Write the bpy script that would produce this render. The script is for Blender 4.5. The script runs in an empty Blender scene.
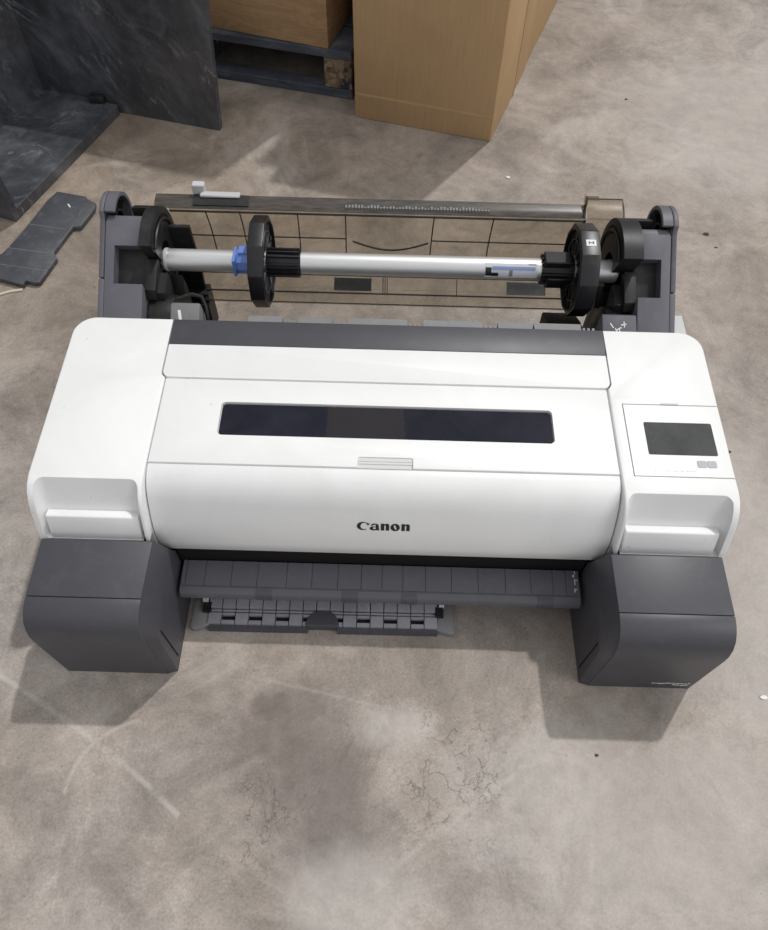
import bpy, bmesh, math, random
from mathutils import Vector, Matrix
random.seed(7)
sc = bpy.context.scene
COL = sc.collection
PI = math.pi

# ------------------------------------------------------------------ materials
class NT:
    """small helper around a material's node tree"""
    def __init__(s, name):
        s.m = bpy.data.materials.new(name); s.m.use_nodes = True
        s.t = s.m.node_tree; s.t.nodes.clear()
        s.out = s.t.nodes.new('ShaderNodeOutputMaterial')
    def n(s, typ, **kw):
        nd = s.t.nodes.new(typ)
        for k, v in kw.items():
            if k.startswith('i_'): s.set(nd.inputs[k[2:].replace('_', ' ')], v)
            else: setattr(nd, k, v)
        return nd
    def set(s, sock, v):
        if isinstance(v, bpy.types.NodeSocket): s.t.links.new(v, sock)
        elif isinstance(v, bpy.types.Node): s.t.links.new(v.outputs[0], sock)
        else: sock.default_value = v
    def math(s, op, a, b=None, c=None, clamp=False):
        nd = s.t.nodes.new('ShaderNodeMath'); nd.operation = op; nd.use_clamp = clamp
        s.set(nd.inputs[0], a)
        if b is not None: s.set(nd.inputs[1], b)
        if c is not None: s.set(nd.inputs[2], c)
        return nd.outputs[0]
    def coords(s):
        return s.n('ShaderNodeTexCoord').outputs['Object']
    def noise(s, vec, scale, detail=4, rough=.55, dist=0, scl=None):
        if scl:
            mp = s.n('ShaderNodeMapping'); s.set(mp.inputs['Vector'], vec); mp.inputs['Scale'].default_value = scl
            vec = mp.outputs[0]
        nd = s.n('ShaderNodeTexNoise'); s.set(nd.inputs['Vector'], vec)
        nd.inputs['Scale'].default_value = scale; nd.inputs['Detail'].default_value = detail
        nd.inputs['Roughness'].default_value = rough; nd.inputs['Distortion'].default_value = dist
        return nd.outputs['Fac']
    def ramp(s, fac, stops, interp='LINEAR'):
        nd = s.n('ShaderNodeValToRGB'); s.set(nd.inputs[0], fac)
        cr = nd.color_ramp; cr.interpolation = interp
        while len(cr.elements) < len(stops): cr.elements.new(.5)
        for e, (p, c) in zip(cr.elements, stops):
            e.position = p; e.color = (c, c, c, 1) if isinstance(c, (int, float)) else (*c, 1)
        return nd.outputs[0]
    def mix(s, fac, a, b, mode='MIX'):
        nd = s.n('ShaderNodeMix'); nd.data_type = 'RGBA'; nd.blend_type = mode
        s.set(nd.inputs['Factor'], fac)
        for nm, v in (('A', a), ('B', b)):
            sk = [i for i in nd.inputs if i.name == nm and i.type == 'RGBA'][0]
            if isinstance(v, tuple) and len(v) == 3: v = (*v, 1)
            s.set(sk, v)
        return [o for o in nd.outputs if o.type == 'RGBA'][0]
    def principled(s, color, rough=.5, metal=0, spec=.5, bump=None, bump_s=.1, bump_d=.001, coat=0):
        b = s.n('ShaderNodeBsdfPrincipled')
        if isinstance(color, tuple) and len(color) == 3: color = (*color, 1)
        s.set(b.inputs['Base Color'], color); s.set(b.inputs['Roughness'], rough)
        b.inputs['Metallic'].default_value = metal
        b.inputs['Specular IOR Level'].default_value = spec
        b.inputs['Coat Weight'].default_value = coat
        if bump is not None:
            bn = s.n('ShaderNodeBump'); bn.inputs['Strength'].default_value = bump_s; bn.inputs['Distance'].default_value = bump_d
            s.set(bn.inputs['Height'], bump); s.t.links.new(bn.outputs[0], b.inputs['Normal'])
        s.t.links.new(b.outputs[0], s.out.inputs[0])
        return s.m

def plastic(name, col, rough=.5, spec=.5, var=.15, dust=0, dustcol=(.5, .48, .45), scale=9):
    t = NT(name); co = t.coords()
    n1 = t.noise(co, scale, 5, .6)
    c = t.mix(t.ramp(n1, [(.3, 0), (.75, 1)]), tuple(v * (1 - var) for v in col), tuple(v * (1 + var) for v in col))
    if dust:
        n2 = t.noise(co, scale * 2.7, 8, .7, 1.2)
        c = t.mix(t.math('MULTIPLY', t.ramp(n2, [(.52, 0), (.8, 1)]), dust), c, dustcol)
        n3 = t.noise(co, 160, 2, .5)
        c = t.mix(t.math('MULTIPLY', t.ramp(n3, [(.72, 0), (.78, 1)]), dust * .7), c, dustcol)
    fine = t.noise(co, 900, 2, .5)
    r = t.math('MULTIPLY_ADD', n1, .15, rough - .07)
    return t.principled(c, r, 0, spec, fine, .06, .0006)

def white_plastic():
    t = NT('white plastic'); co = t.coords()
    n = t.noise(co, 7, 6, .65, .6)
    c = t.mix(t.ramp(n, [(.35, 0), (.75, 1)]), (.80, .80, .80), (.735, .735, .73))
    sp = t.ramp(t.noise(co, 95, 2, .5), [(.765, 0), (.785, 1)])
    c = t.mix(t.math('MULTIPLY', sp, .55), c, (.42, .40, .38))
    scr = t.ramp(t.noise(co, 6, 7, .75, 3.0, (1, 5, 2)), [(.66, 0), (.69, 1), (.71, 1), (.74, 0)])
    c = t.mix(t.math('MULTIPLY', scr, .12), c, (.55, .53, .5))
    return t.principled(c, .42, 0, .4, t.noise(co, 700, 2), .05, .0004)

def flat(name, col, rough=.5, metal=0, spec=.5, coat=0):
    t = NT(name); co = t.coords()
    n = t.noise(co, 40, 3)
    c = t.mix(n, tuple(v * .92 for v in col), tuple(min(1, v * 1.08) for v in col))
    return t.principled(c, rough, metal, spec, coat=coat)

def window_glass():
    t = NT('dark tinted window'); co = t.coords()
    sep = t.n('ShaderNodeSeparateXYZ'); t.set(sep.inputs[0], co)
    n = t.noise(co, 16, 5, .6, .5)
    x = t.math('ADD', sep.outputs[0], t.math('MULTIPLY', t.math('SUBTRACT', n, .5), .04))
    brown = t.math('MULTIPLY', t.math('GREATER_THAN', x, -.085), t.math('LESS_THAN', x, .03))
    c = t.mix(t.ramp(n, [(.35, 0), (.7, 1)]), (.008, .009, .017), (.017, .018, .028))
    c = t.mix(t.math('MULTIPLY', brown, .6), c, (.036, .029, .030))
    sc_ = t.ramp(t.noise(co, 30, 7, .8, 2), [(.62, 0), (.72, 1)])
    c = t.mix(t.math('MULTIPLY', sc_, .12), c, (.2, .2, .22))
    return t.principled(c, .12, 0, .28)

def concrete():
    t = NT('concrete floor'); co = t.coords()
    sep = t.n('ShaderNodeSeparateXYZ'); t.set(sep.inputs[0], co)
    X, Y = sep.outputs[0], sep.outputs[1]
    big = t.noise(co, 1.15, 5, .62, .8)
    mid = t.noise(co, 5.5, 12, .74, .6)
    fine = t.noise(co, 34, 9, .78)
    grit = t.noise(co, 260, 3, .6)
    c = t.ramp(big, [(.30, (.240, .198, .165)), (.46, (.325, .283, .249)), (.60, (.378, .340, .312)), (.75, (.41, .374, .350))])
    # warmer and browner away to the left, greyer to the right
    warm = t.ramp(t.math('MULTIPLY_ADD', X, -.45, .42), [(.15, 0), (.75, 1)])
    far = t.ramp(t.math('MULTIPLY_ADD', Y, .55, .1), [(.25, 0), (.8, 1)])
    c = t.mix(t.math('MULTIPLY', t.math('MULTIPLY', warm, far), .8), c, t.mix(mid, (.16, .122, .09), (.34, .275, .212)))
    c = t.mix(.95, c, t.ramp(mid, [(.30, .54), (.5, .97), (.70, 1.36)]), 'MULTIPLY')
    c = t.mix(.55, c, t.ramp(fine, [(.30, .72), (.5, 1.0), (.70, 1.20)]), 'MULTIPLY')
    vein = t.ramp(t.noise(co, 5, 9, .72, .8), [(.485, 0), (.5, 1), (.515, 0)])
    vg = t.ramp(t.noise(co, 3, 4, .6), [(.46, 0), (.60, 1)])
    c = t.mix(t.math('MULTIPLY', t.math('MULTIPLY', vein, vg), .38), c, (.13, .108, .09))
    patch = t.ramp(t.noise(co, 9, 10, .68, .7), [(.56, 0), (.585, 1)])
    c = t.mix(t.math('MULTIPLY', patch, .22), c, (.19, .160, .135))
    c = t.mix(1.0, c, (.955, .945, .94), 'MULTIPLY')
    c = t.mix(.5, c, t.ramp(grit, [(.3, .66), (.5, 1.0), (.7, 1.28)]), 'MULTIPLY')
    # worn pale patches where the sealer has gone
    worn = t.ramp(t.noise(co, 2.3, 9, .72, 1.4), [(.54, 0), (.64, 1)])
    c = t.mix(t.math('MULTIPLY', worn, .40), c, (.46, .42, .38))
    wp = t.noise(co, 7, 6, .7, 0)
    def blob(cx, cy, rx, ry, ang=0, wob=.55, lo=.35, hi=1.0):
        ca, sa = math.cos(ang), math.sin(ang)
        dx = t.math('SUBTRACT', X, cx); dy = t.math('SUBTRACT', Y, cy)
        u = t.math('DIVIDE', t.math('ADD', t.math('MULTIPLY', dx, ca), t.math('MULTIPLY', dy, sa)), rx)
        v = t.math('DIVIDE', t.math('SUBTRACT', t.math('MULTIPLY', dy, ca), t.math('MULTIPLY', dx, sa)), ry)
        d = t.math('SQRT', t.math('ADD', t.math('MULTIPLY', u, u), t.math('MULTIPLY', v, v)))
        d = t.math('ADD', d, t.math('MULTIPLY', t.math('SUBTRACT', wp, .5), wob * 2))
        return t.ramp(d, [(lo, 1), (hi, 0)], 'EASE')
    # soft shadow painted in, dirt spots and pale residue in front of the printer
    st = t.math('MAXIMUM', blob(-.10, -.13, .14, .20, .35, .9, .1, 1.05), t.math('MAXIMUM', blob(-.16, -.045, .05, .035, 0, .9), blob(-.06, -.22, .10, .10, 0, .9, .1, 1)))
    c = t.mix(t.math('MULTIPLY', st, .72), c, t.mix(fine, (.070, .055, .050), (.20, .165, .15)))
    pale = t.math('MAXIMUM', blob(.20, -.14, .17, .14, .4, .9, .1, 1.05), t.math('MAXIMUM', blob(.03, -.07, .09, .05), blob(-.02,-.30,.14,.09)))
    c = t.mix(t.math('MULTIPLY', pale, .42), c, t.mix(fine, (.36, .33, .305), (.74, .70, .665)))
    pr = t.math('MAXIMUM', blob(.95, 1.5, .55, .45), t.math('MAXIMUM', blob(.62, .2, .3, .5), blob(.42, -.2, .30, .24)))
    c = t.mix(t.math('MULTIPLY', pr, .46), c, t.mix(fine, (.40, .368, .342), (.62, .58, .55)))
    # edges of flaked sealer
    def seams(scale, w):
        wv = t.n('ShaderNodeMix'); wv.data_type = 'VECTOR'; wv.inputs['Factor'].default_value = .10
        va = [i for i in wv.inputs if i.type == 'VECTOR']; t.set(va[0], co)
        nn = t.n('ShaderNodeTexNoise'); t.set(nn.inputs['Vector'], co); nn.inputs['Scale'].default_value = 9; nn.inputs['Detail'].default_value = 5
        t.set(va[1], nn.outputs['Color'])
        vo = t.n('ShaderNodeTexVoronoi'); vo.feature = 'DISTANCE_TO_EDGE'; vo.inputs['Scale'].default_value = scale
        t.set(vo.inputs['Vector'], [o for o in wv.outputs if o.type == 'VECTOR'][0])
        return t.ramp(vo.outputs['Distance'], [(w * .3, 1), (w, 0)])
    cr = t.math('MAXIMUM', seams(8, .028), t.math('MULTIPLY', seams(19, .03), .6))
    gate = t.ramp(t.noise(co, 16, 3, .5), [(.49, 0), (.53, 1)])
    zone = t.math('MAXIMUM', blob(.11, -.13, .13, .15, 0, .3), blob(-.16, -.2, .10, .10, 0, .3))
    crk = t.math('MULTIPLY', t.math('MULTIPLY', cr, gate), zone)
    c = t.mix(t.math('MULTIPLY', crk, .6), c, (.085, .075, .068))
    # long scuffs
    def scuff(x0, y0, x1, y1, w, bend=0):
        L = math.hypot(x1 - x0, y1 - y0); ux, uy = (x1 - x0) / L, (y1 - y0) / L
        dx = t.math('SUBTRACT', X, x0); dy = t.math('SUBTRACT', Y, y0)
        u = t.math('ADD', t.math('MULTIPLY', dx, ux), t.math('MULTIPLY', dy, uy))
        v = t.math('SUBTRACT', t.math('MULTIPLY', dy, ux), t.math('MULTIPLY', dx, uy))
        q = t.math('MULTIPLY', t.math('MULTIPLY', u, t.math('SUBTRACT', L, u)), bend * 4 / (L * L))
        v = t.math('ABSOLUTE', t.math('ADD', t.math('SUBTRACT', v, q), t.math('MULTIPLY', t.math('SUBTRACT', wp, .5), w * 1.2)))
        a = t.ramp(t.math('DIVIDE', v, w * 2), [(.15, 1), (.5, 0)])
        e = t.math('MULTIPLY', t.math('GREATER_THAN', u, 0), t.math('LESS_THAN', u, L))
        brk = t.ramp(t.noise(co, 30, 4, .6), [(.36, .15), (.55, 1)])
        return t.math('MULTIPLY', t.math('MULTIPLY', a, e), brk)
    s1 = scuff(-.60, -.005, -.28, -.20, .006, .010)
    s2 = scuff(-.45, -.175, -.36, -.07, .005, .025)
    s3 = scuff(.02, -.262, .22, -.12, .006)
    s4 = scuff(-.20, .0, .02, -.045, .004)
    c = t.mix(t.math('MULTIPLY', t.math('MAXIMUM', t.math('MULTIPLY', s1, 1.2), t.math('MAXIMUM', s2, t.math('MULTIPLY', t.math('MAXIMUM', s3, s4), .6))), .27), c, (.60, .565, .53))
    # pits and specks
    pit = t.ramp(t.noise(co, 70, 2, .5), [(.74, 0), (.77, 1)])
    c = t.mix(t.math('MULTIPLY', pit, .45), c, (.10, .088, .078))
    spk = t.ramp(t.noise(co, 95, 2, .5, 0, (1.3, .9, 1)), [(.765, 0), (.78, 1)])
    c = t.mix(t.math('MULTIPLY', spk, .5), c, (.62, .58, .53))
    rough = t.math('MULTIPLY_ADD', mid, .25, .50)
    h = t.math('ADD', t.math('MULTIPLY', fine, .6), t.math('ADD', t.math('MULTIPLY', grit, .35), t.math('MULTIPLY', crk, -.5)))
    return t.principled(c, rough, 0, .28, h, .35, .002)

def cardboard(name, a, b, grain=False):
    t = NT(name); co = t.coords()
    n = t.noise(co, 3, 5, .6)
    c = t.mix(t.ramp(n, [(.3, 0), (.7, 1)]), a, b)
    fl = t.noise(co, 60, 3, .6, 0, (5, 5, .25))
    c = t.mix(.35, c, t.ramp(fl, [(.3, .82), (.7, 1.15)]), 'MULTIPLY')
    if grain:
        gw = t.noise(co, 5, 4, .6, 1.5, (.7, .7, 5))
        c = t.mix(.8, c, t.ramp(gw, [(.35, .70), (.48, 1.05), (.55, .8), (.7, 1.08)]), 'MULTIPLY')
    sp = t.ramp(t.noise(co, 45, 2), [(.72, 0), (.76, 1)])
    c = t.mix(t.math('MULTIPLY', sp, .25), c, tuple(min(1, v * 1.5) for v in b))
    return t.principled(c, .8, 0, .2, fl, .1, .001)

def slate():
    t = NT('slate effect laminate'); co = t.coords()
    def m(rot, scl):
        mp = t.n('ShaderNodeMapping'); mp.vector_type = 'TEXTURE'; t.set(mp.inputs['Vector'], co)
        mp.inputs['Rotation'].default_value = rot; mp.inputs['Scale'].default_value = scl
        return mp.outputs[0]
    v = m((0, .87, .35), (4.0, 1, 1))
    n = t.noise(v, 11, 8, .70, .4)
    c = t.ramp(n, [(.3, (.028, .029, .034)), (.5, (.058, .060, .069)), (.7, (.115, .12, .133))])
    big = t.noise(co, 4, 4, .6)
    c = t.mix(.8, c, t.ramp(big, [(.3, .6), (.7, 1.35)]), 'MULTIPLY')
    vn = t.noise(v, 8, 6, .62, 1.1)
    vein = t.ramp(vn, [(.475, 0), (.50, 1), (.525, 0)])
    gate = t.ramp(t.noise(v, 14, 5, .7), [(.50, 0), (.62, 1)])
    c = t.mix(t.math('MULTIPLY', t.math('MULTIPLY', vein, gate), .55), c, (.26, .27, .30))
    du = t.ramp(t.noise(co, 13, 9, .75, 1), [(.52, 0), (.75, 1)])
    c = t.mix(t.math('MULTIPLY', du, .28), c, (.25, .25, .27))
    return t.principled(c, .26, 0, .75, n, .06, .001)

def smoke(name='smoke tinted clear plastic', gloss=.35):
    t = NT(name); co = t.coords()
    tr = t.n('ShaderNodeBsdfTransparent'); tr.inputs[0].default_value = (.87, .84, .785, 1)
    gl = t.n('ShaderNodeBsdfGlossy'); gl.inputs['Roughness'].default_value = .22; gl.inputs[0].default_value = (1, 1, 1, 1)
    df = t.n('ShaderNodeBsdfDiffuse'); df.inputs[0].default_value = (.16, .145, .13, 1)
    fr = t.n('ShaderNodeFresnel'); fr.inputs[0].default_value = 1.45
    m1 = t.n('ShaderNodeMixShader'); t.set(m1.inputs[0], t.math('MULTIPLY_ADD', t.noise(co, 30, 5, .7), .10, .06)); t.set(m1.inputs[1], tr); t.set(m1.inputs[2], df)
    m2 = t.n('ShaderNodeMixShader'); t.set(m2.inputs[0], t.math('MULTIPLY', fr.outputs[0], gloss)); t.set(m2.inputs[1], m1); t.set(m2.inputs[2], gl)
    t.t.links.new(m2.outputs[0], t.out.inputs[0])
    return t.m

def smoke_lip():
    t = NT('scratched smoke plastic lip'); co = t.coords()
    sc_ = t.ramp(t.noise(co, 25, 8, .75, 0, (1, 8, 8)), [(.42, 0), (.62, 1)])
    c = t.mix(sc_, (.055, .048, .043), (.125, .112, .10))
    b = t.n('ShaderNodeBsdfPrincipled'); t.set(b.inputs['Base Color'], c); b.inputs['Roughness'].default_value = .3
    tr = t.n('ShaderNodeBsdfTransparent'); tr.inputs[0].default_value = (.6, .55, .5, 1)
    m1 = t.n('ShaderNodeMixShader'); m1.inputs[0].default_value = .72; t.set(m1.inputs[1], tr); t.set(m1.inputs[2], b)
    t.t.links.new(m1.outputs[0], t.out.inputs[0])
    return t.m

def brushed():
    t = NT('aluminium tube'); co = t.coords()
    n = t.noise(co, 30, 5, .6, 0, (.6, 12, 12))
    c = t.mix(n, (.60, .60, .60), (.78, .78, .78))
    return t.principled(c, .42, .75, .5)

def osb():
    t = NT('chipboard pallet block'); co = t.coords()
    vo = t.n('ShaderNodeTexVoronoi'); vo.inputs['Scale'].default_value = 70; t.set(vo.inputs['Vector'], co)
    c = t.mix(vo.outputs['Color'], (.10, .07, .045), (.36, .27, .18))
    blue = t.ramp(t.noise(co, 16, 4, .6), [(.52, 0), (.58, 1)])
    c = t.mix(t.math('MULTIPLY', blue, .9), c, (.025, .032, .065))
    return t.principled(c, .9, 0, .2, vo.outputs['Distance'], .4, .003)

def paint_wood():
    t = NT('dark painted pallet wood'); co = t.coords()
    n = t.noise(co, 8, 7, .7, .5, (1, 1, 4))
    c = t.ramp(n, [(.3, (.035, .040, .054)), (.55, (.085, .093, .115)), (.72, (.20, .20, .215))])
    return t.principled(c, .75, 0, .25, n, .3, .002)

M = dict(
    white=white_plastic(),
    grey=plastic('dark grey plastic', (.055, .055, .066), .45, .5, .06, .05),
    tower=plastic('mid dark grey plastic', (.108, .107, .125), .5, .45, .06, .10),
    grid=plastic('dusty grey plastic', (.30, .30, .335), .25, .7, .2, .35),
    black=plastic('black plastic', (.012, .012, .013), .45, .4, .2, .06),
    deep=plastic('matt black chassis plastic', (.010, .010, .011), .7, .2, .1),
    gloss=plastic('glossy black plastic', (.012, .012, .014), .36, .45, .2, .05),
    panel=plastic('scuffed black cover plastic', (.065, .067, .078), .42, .5, .2, .55, (.20, .20, .215), 12),
    lightgrey=plastic('light grey plastic', (.50, .50, .51), .5, .4, .05),
    midgrey=plastic('mid grey plastic', (.20, .20, .205), .5, .4, .08, .15),
    gripgrey=plastic('pale grey plastic', (.60, .60, .595), .5, .4, .05), trayg=plastic('dark grey tray plastic', (.085, .085, .098), .45, .5, .06, .06), seam=flat('grey seam', (.22, .22, .22), .7),
    glass=window_glass(),
    screen=plastic('dark grey display', (.060, .063, .063), .55, .15, .35, .14, (.2, .21, .21), 22),
    button=flat('grey button print', (.38, .38, .41), .5),
    ink=flat('black ink print', (.012, .012, .012), .4),
    whiteink=flat('white ink print', (.70, .70, .70), .5),
    blue=plastic('blue plastic', (.16, .27, .68), .4, .5, .08),
    alu=brushed(), smoke=smoke(), ear=smoke('smoke tinted clear plastic ear', .02), lip=smoke_lip(),
    rib=flat('dark moulded line', (.018, .015, .013), .5),
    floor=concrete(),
    card=cardboard('brown cardboard', (.43, .285, .150), (.50, .335, .185)),
    cardwood=cardboard('wood grain brown cardboard', (.40, .25, .13), (.46, .30, .165), True),
    tape=flat('paper tape on cardboard', (.44, .29, .16), .5),
    slate=slate(), pallet=paint_wood(), osb=osb(),
    chip=flat('pale splinter', (.52, .46, .36), .7), darkchip=flat('dark chip', (.05, .045, .04), .8),
    label=flat('printed sticker', (.55, .57, .62), .4), labelblue=flat('blue sticker print', (.22, .27, .45), .4),
)

# ------------------------------------------------------------------ mesh helpers
def finish(bm, name, mat, parent=None, origin=(0, 0, 0), smooth=True, ang=35):
    bmesh.ops.recalc_face_normals(bm, faces=bm.faces[:])
    me = bpy.data.meshes.new(name); bm.to_mesh(me); bm.free()
    if smooth:
        me.shade_smooth(); me.set_sharp_from_angle(angle=math.radians(ang))
    mats = mat if isinstance(mat, (list, tuple)) else [mat]
    for m_ in mats: me.materials.append(m_)
    o = bpy.data.objects.new(name, me); COL.objects.link(o)
    root = parent
    while root is not None and root.parent: root = root.parent
    off = Vector(root.location) if root is not None else Vector(origin)
    me.transform(Matrix.Translation(-off))
    if root is not None and root.rotation_euler.z: me.transform(Matrix.Rotation(-root.rotation_euler.z, 4, 'Z'))
    if parent is not None: o.parent = parent
    else: o.location = off
    return o

def sharp_edges(bm, lim=40):
    return [e for e in bm.edges if len(e.link_faces) == 2 and e.calc_face_angle(0) > math.radians(lim)]

def bevel(bm, w, seg=2, lim=40, edges=None):
    bmesh.ops.recalc_face_normals(bm, faces=bm.faces[:])
    es = edges if edges is not None else sharp_edges(bm, lim)
    if es: bmesh.ops.bevel(bm, geom=es, offset=w, segments=seg, profile=.5, affect='EDGES', clamp_overlap=True)

def add_prism(bm, prof, x0, x1, axis='x'):
    """extrude a (p,q) polygon: axis x -> (x,p,q), axis z -> (p,q,z), axis y -> (p,y,q)"""
    def P(a, b, t): return {'x': (t, a, b), 'y': (a, t, b), 'z': (a, b, t)}[axis]
    A = [bm.verts.new(P(a, b, x0)) for a, b in prof]
    B = [bm.verts.new(P(a, b, x1)) for a, b in prof]
    n = len(prof); f = [bm.faces.new(A), bm.faces.new(B[::-1])]
    for i in range(n):
        f.append(bm.faces.new((A[i], B[i], B[(i + 1) % n], A[(i + 1) % n])))
    return f

def prism(prof, x0, x1, bev=0, seg=2, axis='x', lim=40):
    bm = bmesh.new(); add_prism(bm, prof, x0, x1, axis)
    if bev: bevel(bm, bev, seg, lim)
    return bm

def add_box(bm, x0, x1, y0, y1, z0, z1):
    return add_prism(bm, [(y0, z0), (y1, z0), (y1, z1), (y0, z1)], x0, x1)

def add_cyl(bm, x0, x1, cy, cz, r0, r1=None, n=40, axis='x'):
    r1 = r0 if r1 is None else r1
    def P(a, b, t): return {'x': (t, a, b), 'y': (a, t, b), 'z': (a, b, t)}[axis]
    A = [bm.verts.new(P(cy + r0 * math.cos(2 * PI * i / n), cz + r0 * math.sin(2 * PI * i / n), x0)) for i in range(n)]
    B = [bm.verts.new(P(cy + r1 * math.cos(2 * PI * i / n), cz + r1 * math.sin(2 * PI * i / n), x1)) for i in range(n)]
    bm.faces.new(A); bm.faces.new(B[::-1])
    for i in range(n): bm.faces.new((A[i], B[i], B[(i + 1) % n], A[(i + 1) % n]))

def add_lathe_x(bm, prof, cy, cz, n=48):
    """prof: list of (x, r), a closed section turned about the x axis at (cy,cz)"""
    rings = []
    for x, r in prof:
        rings.append([bm.verts.new((x, cy + r * math.cos(2 * PI * i / n), cz + r * math.sin(2 * PI * i / n))) for i in range(n)])
    for k in range(len(rings)):
        a, b = rings[k], rings[(k + 1) % len(rings)]
        for i in range(n): bm.faces.new((a[i], b[i], b[(i + 1) % n], a[(i + 1) % n]))

def add_tube(bm, pts, r, n=8):
    pts = [Vector(p) for p in pts]; rings = []
    for i, p in enumerate(pts):
        d = (pts[min(i + 1, len(pts) - 1)] - pts[max(i - 1, 0)]).normalized()
        u = d.orthogonal().normalized() if i == 0 else (u - d * u.dot(d)).normalized()
        v = d.cross(u)
        rings.append([bm.verts.new(p + (u * math.cos(2 * PI * k / n) + v * math.sin(2 * PI * k / n)) * r) for k in range(n)])
    for a, b in zip(rings, rings[1:]):
        for k in range(n): bm.faces.new((a[k], b[k], b[(k + 1) % n], a[(k + 1) % n]))
    bm.faces.new(rings[0]); bm.faces.new(rings[-1][::-1])

def boolean(bm, cutter, op='DIFFERENCE'):
    bmesh.ops.recalc_face_normals(bm, faces=bm.faces[:]); bmesh.ops.recalc_face_normals(cutter, faces=cutter.faces[:])
    obs = []
    for b in (bm, cutter):
        me = bpy.data.meshes.new('tmp'); b.to_mesh(me); b.free()
        o = bpy.data.objects.new('tmp', me); COL.objects.link(o); obs.append(o)
    a, c = obs
    md = a.modifiers.new('b', 'BOOLEAN'); md.operation = op; md.object = c; md.solver = 'EXACT'
    dg = bpy.context.evaluated_depsgraph_get(); dg.update()
    me = bpy.data.meshes.new_from_object(a.evaluated_get(dg))
    out = bmesh.new(); out.from_mesh(me)
    for o in obs:
        m_ = o.data; bpy.data.objects.remove(o); bpy.data.meshes.remove(m_)
    bpy.data.meshes.remove(me)
    return out

def arc(cx, cy, r, a0, a1, n):
    return [(cx + r * math.cos(a0 + (a1 - a0) * i / n), cy + r * math.sin(a0 + (a1 - a0) * i / n)) for i in range(n + 1)]

def rrect(x0, x1, y0, y1, r, n=5):
    return (arc(x1 - r, y0 + r, r, -PI / 2, 0, n) + arc(x1 - r, y1 - r, r, 0, PI / 2, n) +
            arc(x0 + r, y1 - r, r, PI / 2, PI, n) + arc(x0 + r, y0 + r, r, PI, 1.5 * PI, n))

def empty(name, label, cat, loc=(0, 0, 0), group=None):
    o = bpy.data.objects.new(name, None); COL.objects.link(o); o.location = loc; o.empty_display_size = .05
    o['label'] = label; o['category'] = cat
    if group: o['group'] = group
    return o
def tag(o, label, cat, group=None):
    o['label'] = label; o['category'] = cat
    if group: o['group'] = group
    return o

# ------------------------------------------------------------------ floor
bm = bmesh.new()
v = [bm.verts.new(p) for p in ((-5, -5, 0), (5, -5, 0), (5, 7, 0), (-5, 7, 0))]; bm.faces.new(v)
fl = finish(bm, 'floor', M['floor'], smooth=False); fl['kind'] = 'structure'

# ------------------------------------------------------------------ printer
printer = empty('large_format_printer', 'white and dark grey wide format printer standing on the concrete floor', 'printer')
def ztop(y): return .2702 + .0289 * y

# black chassis under the covers
bm = bmesh.new()
add_box(bm, -.331, .331, .185, .478, .07, .252)
add_box(bm, -.331, .331, .172, .30, .155, .235)
add_box(bm, -.482, -.345, .166, .478, .0, .192)
add_box(bm, .345, .482, .166, .478, .0, .192)
add_box(bm, -.345, -.329, .166, .478, .0, .14)
add_box(bm, .329, .345, .166, .478, .0, .14)
add_box(bm, -.40, .40, .30, .47, .03, .10)
add_box(bm, -.3125, .3125, .1525, .21, .02, .139)
finish(bm, 'chassis', M['deep'], printer)

def flip(bm, s):
    if s < 0: bmesh.ops.scale(bm, vec=(-1, 1, 1), verts=bm.verts[:])
    return bm

POD = [(.134, .190), (.1425, .215), (.153, .242), (.1605, .256), (.169, .266), (.180, .2735), (.194, .2768), (.212, ztop(.212) + .001),
       (.35, ztop(.35) + .001), (.482, ztop(.482) + .001), (.482, .190)]
XI, XO = .3335, .4935
def make_pod(s):
    bm = bmesh.new(); add_prism(bm, POD, XI, XO)
    bmesh.ops.recalc_face_normals(bm, faces=bm.faces[:])
    e = [e for e in bm.edges if all(abs(v.co.x - XO) < 1e-5 and abs(v.co.y - .482) < 1e-5 for v in e.verts)]
    bevel(bm, .034, 8, edges=e)
    bevel(bm, .0035, 3, 50)
    # pocket in the front
    cut = bmesh.new()
    add_prism(cut, [(.05, .10), (.150, .10), (.153, .195), (.1645, .223), (.1950, .288), (.1950, .35), (.05, .35)], .3385, .4835)
    bmesh.ops.recalc_face_normals(cut, faces=cut.faces[:])
    es = [e for e in cut.edges if abs(e.verts[0].co.x - e.verts[1].co.x) < 1e-6 and all(v.co.y > .1 for v in e.verts) and len(e.link_faces) == 2 and e.calc_face_angle(0) > 1.2 and abs(e.verts[0].co.z - e.verts[1].co.z) > .01]
    bevel(cut, .012, 5, edges=es)
    bm = boolean(bm, cut)
    # recess for the paper feed flap
    cut = prism([(XI - .02, .3655)] + [(XI - .02, .49), (.3405, .49)] + arc(.3405 - .012, .3655 + .012, .012, 0, -PI / 2, 5), .1, .4, axis='z')
    bm = boolean(bm, cut)
    if s > 0:   # seam round the operation panel, cut right out to the edge
        for (x0, x1, y0, y1) in ((.3505, .50, .3385, .3402), (.3505, .50, .2155, .2172), (.3505, .3522, .2155, .3402)):
            c2 = bmesh.new(); add_box(c2, x0, x1, y0, y1, .262, .30); bm = boolean(bm, c2)
        c2 = bmesh.new(); add_box(c2, .489, .50, .206, .236, .245, .268); bm = boolean(bm, c2)
    add_box(bm, .3440, .4850, .137, .168, .1885, .1915)
    add_prism(bm, [(.1515, .141), (.1478, .1455), (.1490, .165), (.1525, .192), (.165, .192), (.165, .141)], XI, XI + .010)
    return finish(flip(bm, s), 'side_cover', M['white'], printer, ang=28)
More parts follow.
